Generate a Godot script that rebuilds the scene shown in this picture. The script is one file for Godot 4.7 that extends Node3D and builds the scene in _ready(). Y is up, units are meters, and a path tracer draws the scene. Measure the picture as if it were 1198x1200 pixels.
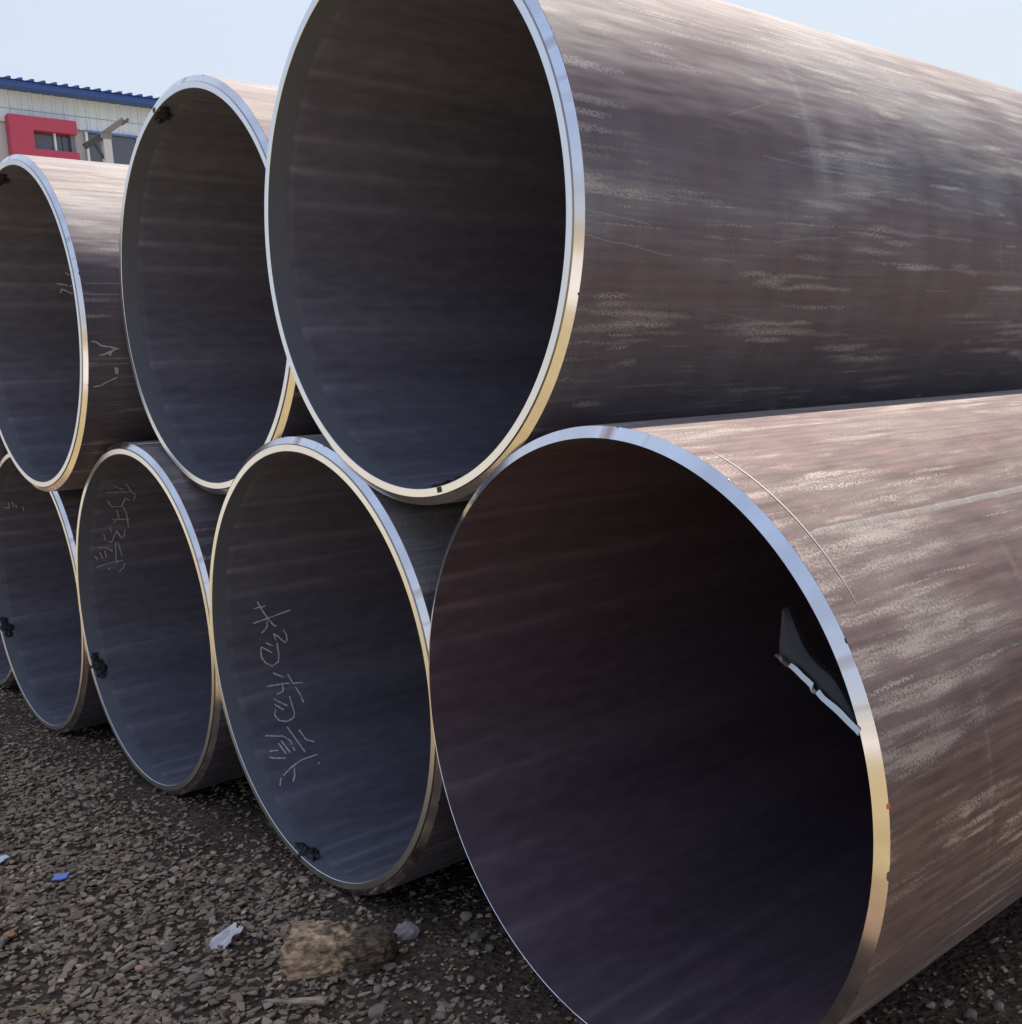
extends Node3D
# A stack of large steel pipes in a yard, seen from beside their bevelled ends. x to the right, z towards the viewer, the pipes run along -z.

const R := 0.71            # outer radius of every pipe
const LENGTH := 12.0
var used := {}
var rng := RandomNumberGenerator.new()
var bumps := FastNoiseLite.new()
var broad := FastNoiseLite.new()


# ---------------------------------------------------------------- mesh helper
class Geo:
	var v := PackedVector3Array()
	var n := PackedVector3Array()
	var t := PackedVector2Array()
	var c := PackedColorArray()
	var col := Color.WHITE

	func tri_n(a: Vector3, b: Vector3, d: Vector3, na: Vector3, nb: Vector3, nd: Vector3, ta := Vector2.ZERO, tb := Vector2.ZERO, td := Vector2.ZERO) -> void:
		if (b - a).cross(d - a).dot(na + nb + nd) > 0.0:   # front faces run clockwise
			v.append_array([a, d, b]); n.append_array([na, nd, nb]); t.append_array([ta, td, tb])
		else:
			v.append_array([a, b, d]); n.append_array([na, nb, nd]); t.append_array([ta, tb, td])
		c.append_array([col, col, col])

	func tri(a: Vector3, b: Vector3, d: Vector3, out: Vector3) -> void:
		var f := (b - a).cross(d - a).normalized()
		if f.dot(out) < 0.0:
			f = -f
		tri_n(a, b, d, f, f, f, Vector2(a.x + a.y, a.z), Vector2(b.x + b.y, b.z), Vector2(d.x + d.y, d.z))

	func quad(a: Vector3, b: Vector3, d: Vector3, e: Vector3, out: Vector3) -> void:
		tri(a, b, d, out)
		tri(a, d, e, out)

	func box(at: Vector3, size: Vector3, turn := Basis.IDENTITY) -> void:
		var h := size / 2.0
		for ax in 3:
			for s in [-1.0, 1.0]:
				var o := Vector3.ZERO; o[ax] = s
				var p := Vector3.ZERO; p[(ax + 1) % 3] = 1.0
				var q := Vector3.ZERO; q[(ax + 2) % 3] = 1.0
				quad(at + turn * ((o + p + q) * h), at + turn * ((o - p + q) * h), at + turn * ((o - p - q) * h), at + turn * ((o + p - q) * h), turn * o)

	func mesh() -> ArrayMesh:
		var a := []
		a.resize(Mesh.ARRAY_MAX)
		a[Mesh.ARRAY_VERTEX] = v; a[Mesh.ARRAY_NORMAL] = n; a[Mesh.ARRAY_TEX_UV] = t; a[Mesh.ARRAY_COLOR] = c
		var m := ArrayMesh.new()
		m.add_surface_from_arrays(Mesh.PRIMITIVE_TRIANGLES, a)
		return m


func numbered(called: String, parent: Node) -> String:
	var key := "%d/%s" % [parent.get_instance_id(), called]
	var k: int = used.get(key, 0)
	used[key] = k + 1
	return called if k == 0 else "%s_%03d" % [called, k]


func part(called: String, g: Variant, m: Material, parent: Node = self) -> MeshInstance3D:
	var o := MeshInstance3D.new()
	o.name = numbered(called, parent)
	o.mesh = (g as Geo).mesh() if g is Geo else g
	o.material_override = m
	parent.add_child(o, true)
	return o


func tag(o: Node, label: String, category: String, group := "") -> Node:
	o.set_meta("label", label); o.set_meta("category", category)
	if group:
		o.set_meta("group", group)
	return o


func thing(called: String, at: Vector3, label: String, category: String, group := "") -> Node3D:
	var o := Node3D.new()
	o.name = numbered(called, self)
	add_child(o, true)
	o.position = at
	tag(o, label, category, group)
	return o


func lin(r: float, g: float, b: float) -> Color:      # a real-world base colour for albedo_color
	return Color(r, g, b).linear_to_srgb()


func paint(r: float, g: float, b: float, rough := 0.8, metal := 0.0, spec := 0.5) -> StandardMaterial3D:
	var m := StandardMaterial3D.new()
	m.albedo_color = lin(r, g, b); m.roughness = rough; m.metallic = metal; m.metallic_specular = spec
	return m


func field(seed_: int, freq: float, octaves := 4) -> FastNoiseLite:
	var f := FastNoiseLite.new()
	f.seed = seed_; f.noise_type = FastNoiseLite.TYPE_SIMPLEX_SMOOTH; f.frequency = freq
	f.fractal_octaves = octaves
	f.fractal_gain = 0.58
	return f


func gray(seed_: int, freq: float, octaves: int, w: int, h: int, to_w: int, to_h: int) -> PackedByteArray:
	var im := field(seed_, freq, octaves).get_image(w, h, false, false, true)
	im.convert(Image.FORMAT_L8)
	if w != to_w or h != to_h:
		im.resize(to_w, to_h, Image.INTERPOLATE_CUBIC)
	return im.get_data()


func bump_tex(seed_: int, freq: float, octaves: int, w: int, h: int, size: int, strength: float) -> ImageTexture:
	var im := Image.create_from_data(size, size, false, Image.FORMAT_L8, gray(seed_, freq, octaves, w, h, size, size))
	im.convert(Image.FORMAT_RGBA8)
	im.bump_map_to_normal_map(strength)
	return ImageTexture.create_from_image(im)


# Mill-scaled plate: x of the picture runs round the pipe (0 underneath), y along it. Thin scuffs run along the pipe, patches are
# rubbed pale and broken up by grain, and dusty pale drifts on the upper side put sunlit brightness into the colour.
func plate(seed_: int, dark: Color, light: Color, scuff: Color, warm: Color, line_cut: float, patch_cut: float, patch_most: float, warm_amount: float, upper_gain: float, sunlit_dust_most: float, tracks: int, smears: Array) -> Array:
	var S := 2048
	var line := gray(seed_ + 5, 0.11, 3, S, 56, S, S)
	var streak := gray(seed_, 0.030, 5, S, 150, S, S)
	var flake := gray(seed_ + 6, 0.06, 4, S, 420, S, S)
	var grain := gray(seed_ + 1, 0.36, 2, S, 1300, S, S)
	var blotch := gray(seed_ + 2, 0.016, 4, 512, 200, S, S)
	var hoop := gray(seed_ + 3, 0.03, 3, 16, 1024, S, S)
	var fine := gray(seed_ + 4, 0.11, 3, S, 50, S, S)
	var out := PackedByteArray(); out.resize(S * S * 3)
	var rough := PackedByteArray(); rough.resize(S * S)
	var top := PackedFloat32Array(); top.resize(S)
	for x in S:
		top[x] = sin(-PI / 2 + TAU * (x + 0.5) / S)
	var j := 0
	for i in S * S:
		var g := grain[i] / 255.0
		var b := blotch[i] / 255.0
		var f := fine[i] / 255.0
		var s := streak[i] / 255.0
		var fl := flake[i] / 255.0
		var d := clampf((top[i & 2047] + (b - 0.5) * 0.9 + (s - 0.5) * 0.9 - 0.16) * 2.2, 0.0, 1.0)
		var edge := 0.12 * exp(-float(i >> 11) / 36.0)
		var a := clampf((line[i] / 255.0 + (b - 0.5) * 0.5 + (fl - 0.5) * 0.35 - line_cut) / 0.16, 0.0, 1.0) * clampf((g - 0.30) * 3.0, 0.0, 1.0) * 0.62
		var e := clampf((s * 0.58 + fl * 0.20 + g * 0.24 + b * 0.22 + edge + d * upper_gain - patch_cut) / 0.17, 0.0, 1.0) * patch_most * (0.55 + 0.45 * g)
		var m := maxf(a, e)
		var k := clampf(b * 1.4 - 0.35 + (f - 0.5) * 0.8 + (g - 0.5) * 0.3 + (fl - 0.5) * 0.35, 0.0, 1.0)
		var w := clampf((f * 0.6 + fl * 0.7 - b * 0.7 - 0.22) * 2.0, 0.0, 1.0) * warm_amount
		var h := (hoop[i] - 128) * 0.00018 + (g - 0.5) * 0.035
		var cr := dark.r + (light.r - dark.r) * k + h
		var cg := dark.g + (light.g - dark.g) * k + h
		var cb := dark.b + (light.b - dark.b) * k + h
		cr += (warm.r - cr) * w; cg += (warm.g - cg) * w; cb += (warm.b - cb) * w
		var du := d * sunlit_dust_most * (0.65 + 0.7 * (s - 0.5) + 0.5 * (g - 0.5))  # upper side tinted towards pale dust, standing in for sunlight on it
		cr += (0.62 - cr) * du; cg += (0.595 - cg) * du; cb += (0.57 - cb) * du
		out[j] = int(clampf(cr + (scuff.r - cr) * m, 0.0, 1.0) * 255.0)
		out[j + 1] = int(clampf(cg + (scuff.g - cg) * m, 0.0, 1.0) * 255.0)
		out[j + 2] = int(clampf(cb + (scuff.b - cb) * m, 0.0, 1.0) * 255.0)
		rough[i] = int(clampf(0.58 + 0.12 * m + 0.10 * g + 0.08 * (1.0 - k) + 0.08 * d, 0.0, 1.0) * 255.0)
		j += 3
	# scuff tracks where pipes and rollers have rubbed: thin, broken, in bundles along the pipe
	var r1 := RandomNumberGenerator.new()
	r1.seed = seed_ + 100
	for k in tracks:
		var x0 := r1.randf() * S
		var y0 := r1.randf() * S
		var bundle := r1.randi_range(1, 4)
		for q in bundle:
			var x := x0 + r1.randfn(0.0, 9.0)
			var y := y0 + r1.randfn(0.0, 25.0)
			var n := int(r1.randf_range(20, 190))
			var wide := r1.randf_range(0.6, 3.4)
			var al := r1.randf_range(0.25, 0.75)
			var cutg := r1.randf_range(95, 150)
			for t in n:
				y += 1.0
				x += r1.randfn(0.0, 0.16)
				var ends := sin(PI * (t + 0.5) / n)
				var half := int(ceil(wide * (0.5 + 0.7 * ends)))
				for o in range(-half, half + 1):
					var at := (int(y) & 2047) * S + (int(x + o) & 2047)
					if grain[at] < cutg - 25.0 * ends:
						continue
					var p := at * 3
					var a2 := al * (0.55 + 0.45 * ends) * (1.0 - 0.5 * absf(o) / (half + 0.5))
					out[p] = int(lerpf(out[p], scuff.r * 255.0, a2)); out[p + 1] = int(lerpf(out[p + 1], scuff.g * 255.0, a2)); out[p + 2] = int(lerpf(out[p + 2], scuff.b * 255.0, a2))
					rough[at] = mini(255, rough[at] + 14)
	# scratches from handling, mostly along the pipe
	var r0 := RandomNumberGenerator.new()
	r0.seed = seed_
	for k in 150:
		var x := r0.randf() * S; var y := r0.randf() * S
		var along := r0.randf() < 0.8
		var n := int(r0.randf_range(12, 170)) if along else int(r0.randf_range(8, 60))
		var slope := r0.randfn(0.0, 0.10)
		var al := r0.randf_range(0.15, 0.5)
		for q in n:
			if along: y += 1.0; x += slope + r0.randfn(0.0, 0.12)
			else: x += 1.0; y += slope * 3.0 + r0.randfn(0.0, 0.12)
			var p := ((int(y) & 2047) * S + (int(x) & 2047)) * 3
			for c in 3: out[p + c] = int(lerpf(out[p + c], [185, 178, 172][c], al))
	# smears that run round the pipe: [from, to (share of the round), row, rows wide, strength]
	for sm in smears:
		for x in range(int(sm[0] * S), int(sm[1] * S)):
			for y in range(int(sm[2] - sm[3] * 3), int(sm[2] + sm[3] * 3)):
				var at := (y & 2047) * S + (x & 2047)
				var fall := exp(-pow((y - sm[2] - 6.0 * sin(x * 0.02)) / sm[3], 2.0)) * sin(PI * (x - sm[0] * S) / ((sm[1] - sm[0]) * S))
				var al: float = sm[4] * fall * (0.4 + 0.9 * grain[at] / 255.0) * fine[at] / 160.0
				for c in 3: out[at * 3 + c] = int(lerpf(out[at * 3 + c], [172, 170, 174][c], clampf(al, 0, 1)))
	var r := Image.create_from_data(S, S, false, Image.FORMAT_L8, rough)
	r.resize(1024, 1024, Image.INTERPOLATE_BILINEAR)
	return [ImageTexture.create_from_image(Image.create_from_data(S, S, false, Image.FORMAT_RGB8, out)), ImageTexture.create_from_image(r)]


# A surface of revolution about -z. prof: [radius, depth] pairs, each pair of neighbours a band with its own normal.
func lathe(prof: Array, segs: int, v_off := 0.0, v_scale := 1.0 / 6.0, wave := 0.0, seed_ := 0) -> Geo:
	var g := Geo.new()
	var wob := field(seed_ + 40, 0.9, 2)
	for b in prof.size() - 1:
		var r0: float = prof[b][0]; var d0: float = prof[b][1]; var r1: float = prof[b + 1][0]; var d1: float = prof[b + 1][1]
		var nn := Vector2(d1 - d0, -(r1 - r0)).normalized()
		var pp: Array = []
		for i in segs + 1:
			var th := -PI / 2 + TAU * i / segs
			var dr := 0.0
			var slope := 0.0
			if wave > 0.0:   # the flats that the forming press leaves, with uneven depth
				var amp := wave * (0.6 + 0.8 * wob.get_noise_1d(i * 0.02 + seed_))
				dr = amp * sin(44.0 * th)
				slope = amp * 44.0 * cos(44.0 * th) / maxf(r0, 0.1)
			var rad := Vector3(cos(th), sin(th), 0)
			var tan_ := Vector3(-sin(th), cos(th), 0)
			var nrm := (rad * nn.x - tan_ * slope * nn.x + Vector3(0, 0, -nn.y)).normalized()
			pp.append([rad * (r0 + dr) + Vector3(0, 0, -d0), rad * (r1 + dr) + Vector3(0, 0, -d1), nrm, float(i) / segs])
		for i in segs:
			var a: Array = pp[i]; var c: Array = pp[i + 1]
			var va := Vector2(a[3], d0 * v_scale + v_off); var vb := Vector2(a[3], d1 * v_scale + v_off)
			var vc := Vector2(c[3], d0 * v_scale + v_off); var vd := Vector2(c[3], d1 * v_scale + v_off)
			if absf(r1 - r0) > absf(d1 - d0):
				va.y = r0; vc.y = r0; vb.y = r1; vd.y = r1
			g.tri_n(a[0], a[1], c[1], a[2], a[2], c[2], va, vb, vd)
			g.tri_n(a[0], c[1], c[0], a[2], c[2], c[2], va, vd, vc)
	return g


# Chalk lines drawn on the wall of a pipe: lists of V(angle in degrees, depth in metres) at radius r.
func strokes(lists: Array, r: float, width: float) -> Geo:
	var g := Geo.new()
	var inward := -1.0 if r < 0.69 else 1.0
	for l in lists:
		for k in l.size() - 1:
			var p := Vector2(deg_to_rad(l[k].x) * r, l[k].y)
			var q := Vector2(deg_to_rad(l[k + 1].x) * r, l[k + 1].y)
			var along := (q - p)
			if along.length() < 0.0005:
				continue
			var n := maxi(2, int(along.length() / 0.008))
			for i in n:
				if rng.randf() < 0.02:
					continue
				var a := p.lerp(q, float(i) / n)
				var b := p.lerp(q, (i + 1.0) / n)
				var w := along.normalized().orthogonal() * width * rng.randf_range(0.32, 0.6)
				var c: Array = []
				for s in [a + w, b + w, b - w, a - w]:
					c.append(Vector3(cos(s.x / r) * r, sin(s.x / r) * r, -s.y))
				var rad := Vector3(cos(a.x / r), sin(a.x / r), 0) * inward
				g.quad(c[0], c[1], c[2], c[3], rad)
	return g


# A faceted stone: a sphere cut by planes.
func stone(size: Vector3, seed_: int, cuts := 12, rings := 9, rough := 0.0, tint := Color.WHITE, tint2 := Color.WHITE) -> Geo:
	var r := RandomNumberGenerator.new()
	r.seed = seed_
	var planes: Array = []
	for k in cuts:
		planes.append([Vector3(r.randfn(), r.randfn(), r.randfn()).normalized(), r.randf_range(0.62, 0.92)])
	var nz := field(seed_, 2.2, 4)
	var pts: Array = []
	var seg := rings * 2
	for i in rings + 1:
		var row: Array = []
		for k in seg + 1:
			var ph := PI * i / rings
			var th := TAU * (k % seg) / seg
			var d := Vector3(sin(ph) * cos(th), cos(ph), sin(ph) * sin(th))
			var len_ := 1.0
			for p in planes:
				var dt := d.dot(p[0])
				if dt > 0.05:
					len_ = minf(len_, p[1] / dt)
			len_ *= 1.0 + rough * nz.get_noise_3dv(d * 1.4)
			row.append(d * len_ * size * 0.5)
		pts.append(row)
	var g := Geo.new()
	for i in rings:
		for k in seg:
			var a: Vector3 = pts[i][k]; var b: Vector3 = pts[i + 1][k]; var c: Vector3 = pts[i + 1][k + 1]; var d: Vector3 = pts[i][k + 1]
			g.col = tint.lerp(tint2, clampf(nz.get_noise_3dv(a / size * 1.1) * 1.6 + 0.5, 0, 1))
			if i > 0:
				g.tri(a, c, d, a)
			if i < rings - 1:
				g.tri(a, b, c, a + c)
	return g


# A flat angular chip of crushed stone.
func chip(seed_: int) -> Geo:
	var r := RandomNumberGenerator.new()
	r.seed = seed_
	var g := Geo.new()
	var n := r.randi_range(4, 6)
	var low: Array = []; var mid: Array = []; var top: Array = []
	var tilt := Vector2(r.randf_range(-0.25, 0.25), r.randf_range(-0.25, 0.25))
	for k in n:
		var th := TAU * (k + r.randf_range(-0.28, 0.28)) / n
		var q := Vector2(cos(th), sin(th) * r.randf_range(0.55, 0.9)) * r.randf_range(0.75, 1.1) * 0.5
		var h := 0.16 + q.dot(tilt)
		low.append(Vector3(q.x * 0.9, -0.16, q.y * 0.9))
		mid.append(Vector3(q.x, h * 0.5, q.y))
		top.append(Vector3(q.x * 0.8, h, q.y * 0.8))
	for k in n:
		var j := (k + 1) % n
		var o: Vector3 = mid[k] + mid[j]
		g.quad(low[k], low[j], mid[j], mid[k], Vector3(o.x, 0, o.z))
		g.quad(mid[k], mid[j], top[j], top[k], Vector3(o.x, 0.3, o.z))
	for k in range(1, n - 1):
		g.tri(top[0], top[k], top[k + 1], Vector3.UP)
	return g


func ground_y(x: float, z: float) -> float:
	var near := clampf((x + 12.0) / 2.0, 0, 1) * clampf((5.0 - x) / 2.0, 0, 1) * clampf((z + 16.0) / 2.0, 0, 1) * clampf((5.0 - z) / 2.0, 0, 1)
	return (bumps.get_noise_2d(x, z) * 0.012 - 0.010 + broad.get_noise_2d(x * 3.0, z * 3.0) * 0.008) * near


func bare(x: float, z: float) -> float:   # 1 where trodden earth shows between the stones
	var t := smoothstep(-3.1, -2.2, x + 0.35 * broad.get_noise_2d(x, z)) * smoothstep(-0.9, -1.5, z + 0.3 * broad.get_noise_2d(z + 40.0, x))
	t = maxf(t, smoothstep(-1.35, -1.70, z + 0.25 * broad.get_noise_2d(x * 1.5, z + 7.0)) * 0.8)
	return clampf(t, 0.0, 1.0)


func V(a: float, d: float) -> Vector2:
	return Vector2(a, d)


func _ready() -> void:
	# ------------------------------------------------------------ camera
	var cam := Camera3D.new()
	cam.name = "camera"
	cam.transform = Transform3D(Basis(Vector3(0.71449, -0.0618, -0.696911), Vector3(-0.029894, 0.992485, -0.11866), Vector3(0.699007, 0.105615, 0.707273)).orthonormalized(), Vector3(0, 1.47354, 0))
	cam.projection = Camera3D.PROJECTION_FRUSTUM     # the photograph is a crop: its lens axis lies right of its middle
	cam.keep_aspect = Camera3D.KEEP_HEIGHT
	cam.near = 0.1
	cam.far = 3000.0
	cam.size = 0.1 * 1200.0 / 1327.59
	cam.frustum_offset = Vector2(-194.67, 3.57) * 0.1 / 1327.59
	add_child(cam)

	# ------------------------------------------------------------ sky and sun
	var to_sun := Vector3(-0.20, 1.0, -0.47).normalized()
	var sky_im := Image.create(512, 256, false, Image.FORMAT_RGBF)
	for y in 256:
		for x in 512:
			var el := PI * (0.5 - (y + 0.5) / 256.0)
			var az := TAU * (x + 0.5) / 512.0
			var d := Vector3(sin(az) * cos(el), sin(el), -cos(az) * cos(el))
			var up := maxf(d.y, 0.0)
			var haze := exp(-up * 1.9)
			var fwd := pow(maxf(d.dot(to_sun) * 0.5 + 0.5, 0.0), 3.0)
			var w := clampf(haze * 0.84 + fwd * 0.62, 0.0, 1.0)
			var c := Vector3(0.18, 0.32, 0.62).lerp(Vector3(0.452, 0.480, 0.505), w) * (1.0 + 0.25 * fwd)
			if d.y < 0.0:
				c = c.lerp(Vector3(0.32, 0.28, 0.23), clampf(-d.y * 12.0, 0, 1))
			sky_im.set_pixel(x, y, Color(c.x, c.y, c.z))
	var pano := PanoramaSkyMaterial.new()
	pano.panorama = ImageTexture.create_from_image(sky_im)
	var sky := Sky.new()
	sky.sky_material = pano
	var env := Environment.new()
	env.background_mode = Environment.BG_SKY
	env.sky = sky
	env.tonemap_mode = Environment.TONE_MAPPER_LINEAR
	env.tonemap_exposure = 1.58
	env.sdfgi_enabled = true; env.ssao_enabled = true; env.ssil_enabled = true
	var we := WorldEnvironment.new()
	we.name = "world_environment"
	we.environment = env
	add_child(we)
	var sun := DirectionalLight3D.new()
	sun.name = "sun"
	sun.light_energy = 1.55
	sun.light_color = Color(1.0, 0.955, 0.89)
	sun.light_angular_distance = 0.5
	sun.shadow_enabled = true
	sun.basis = Basis.looking_at(-to_sun, Vector3.FORWARD)
	add_child(sun)

	rng.seed = 7
	bumps.seed = 3; bumps.frequency = 5.0; bumps.fractal_octaves = 3
	broad.seed = 11; broad.frequency = 0.7; broad.fractal_octaves = 3
	build_ground()
	build_building()
	build_pipes()
	build_litter()


# ---------------------------------------------------------------- ground
func build_ground() -> void:
	var xs: Array = []; var zs: Array = []
	for k in 176: xs.append(-9.6 + k * 0.06)
	for k in 100: zs.append(-4.0 + k * 0.06)
	var step := 0.1
	while xs[-1] < 900.0: xs.append(xs[-1] + step); xs.push_front(xs[0] - step); step *= 1.45
	step = 0.1
	while zs[-1] < 900.0: zs.append(zs[-1] + step); zs.push_front(zs[0] - step); step *= 1.3
	var g := Geo.new()
	var grid: Array = []
	for z in zs:
		var row: Array = []
		for x in xs:
			var e := 0.03
			var nrm := Vector3(ground_y(x - e, z) - ground_y(x + e, z), 2.0 * e, ground_y(x, z - e) - ground_y(x, z + e)).normalized()
			# dark trodden gravel round the stack, pale yellow sand over the rest of the yard
			var edge := 0.35 * broad.get_noise_2d(x * 1.7, z * 1.7)
			var sand := maxf(smoothstep(-0.95, -0.55, x + edge * 0.3), smoothstep(-0.55, -0.20, z + edge * 0.4))
			sand = maxf(sand, smoothstep(-13.0, -14.0, z + edge * 4.0))
			sand = maxf(sand, smoothstep(-12.0, -13.0, x + edge * 4.0))
			var speck := 1.0 + 0.35 * bumps.get_noise_2d(x * 0.7, z * 0.7)
			var soil := Color(0.140, 0.096, 0.068).lerp(Color(0.150, 0.102, 0.072), bare(x, z))
			var c := soil.lerp(Color(0.52, 0.42, 0.225), sand)
			row.append([Vector3(x, ground_y(x, z), z), nrm, Color(c.r * speck, c.g * speck, c.b * speck)])
		grid.append(row)
	for i in grid.size() - 1:
		for j in xs.size() - 1:
			var a: Array = grid[i][j]; var b: Array = grid[i][j + 1]; var c: Array = grid[i + 1][j + 1]; var d: Array = grid[i + 1][j]
			for q in [[a, b, c], [a, c, d]]:
				g.v.append_array([q[0][0], q[1][0], q[2][0]])
				g.n.append_array([q[0][1], q[1][1], q[2][1]])
				g.t.append_array([Vector2.ZERO, Vector2.ZERO, Vector2.ZERO])
				g.c.append_array([q[0][2], q[1][2], q[2][2]])
	var m := paint(1, 1, 1, 0.95, 0.0, 0.25)
	m.vertex_color_use_as_albedo = true
	var soil := FastNoiseLite.new()
	soil.seed = 5; soil.frequency = 0.03; soil.fractal_octaves = 5
	var im := soil.get_image(1024, 1024, false, false, true)
	im.convert(Image.FORMAT_L8)
	var h := ImageTexture.create_from_image(im)
	var src := im.get_data()
	for k in src.size(): src[k] = 150 + int(src[k] * 0.41)
	m.albedo_texture = ImageTexture.create_from_image(Image.create_from_data(1024, 1024, false, Image.FORMAT_L8, src))
	m.uv1_triplanar = true; m.uv1_world_triplanar = true
	m.uv1_scale = Vector3(0.9, 0.9, 0.9)
	m.heightmap_enabled = true; m.heightmap_texture = h; m.heightmap_scale = 1.6
	part("ground", g, m).set_meta("kind", "structure")

	# the pale concrete road across the yard, behind the viewer
	var rd := Geo.new()
	rd.box(Vector3(0, 0.0, 9.6), Vector3(160.0, 0.24, 12.0))
	part("road", rd, paint(0.46, 0.45, 0.43, 0.9)).set_meta("kind", "structure")

	# crushed stone, tens of thousands of chips that nobody could count
	var sm := paint(1, 1, 1, 0.9, 0.0, 0.3)
	sm.vertex_color_use_as_albedo = true
	for kind in 6:
		var where: Array = []
		var tints: Array = []
		for k in 18000:
			var x := rng.randf_range(-9.3, -0.75)
			var z := rng.randf_range(-3.6, -0.35)
			if x > -6.0 and z < -2.8 and rng.randf() < 0.7:
				continue
			var b := bare(x, z)
			var clump := broad.get_noise_2d(x * 2.3 + 9.0, z * 2.3)
			if rng.randf() < b * 0.80 + maxf(-clump, 0.0) * 0.5:
				continue
			var s := (0.012 + 0.028 * pow(rng.randf(), 1.5)) * (1.0 - 0.40 * b)
			if rng.randf() < 0.02: s *= 1.5
			var q := Basis(Vector3.UP, rng.randf() * TAU)
			q = Basis(Vector3(1, 0, 0), rng.randfn(0.0, 0.22)) * Basis(Vector3(0, 0, 1), rng.randfn(0.0, 0.22)) * q
			q = q.scaled_local(Vector3(s * rng.randf_range(0.8, 1.3), s * rng.randf_range(0.35, 0.8), s))
			where.append(Transform3D(q, Vector3(x, ground_y(x, z) + s * rng.randf_range(0.0, 0.28), z)))
			var v := 0.60 + 0.75 * pow(rng.randf(), 1.6)
			if rng.randf() < 0.04: v *= 1.5
			var warm := rng.randf()
			var c := Color(0.340, 0.248, 0.186).lerp(Color(0.355, 0.235, 0.153), warm)
			tints.append(Color(c.r * v, c.g * v, c.b * v))
		var mm := MultiMesh.new()
		mm.transform_format = MultiMesh.TRANSFORM_3D
		mm.use_colors = true
		mm.mesh = chip(100 + kind).mesh()
		mm.instance_count = where.size()
		for k in where.size():
			mm.set_instance_transform(k, where[k])
			mm.set_instance_color(k, tints[k])
		var o := MultiMeshInstance3D.new()
		o.name = numbered("gravel", self)
		o.multimesh = mm
		o.material_override = sm
		add_child(o, true)
		o.set_meta("kind", "stuff")
		tag(o, "grey brown crushed stone chips strewn over the ground in front of the pipes", "gravel", "gravel in front of the pipe stack")


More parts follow.
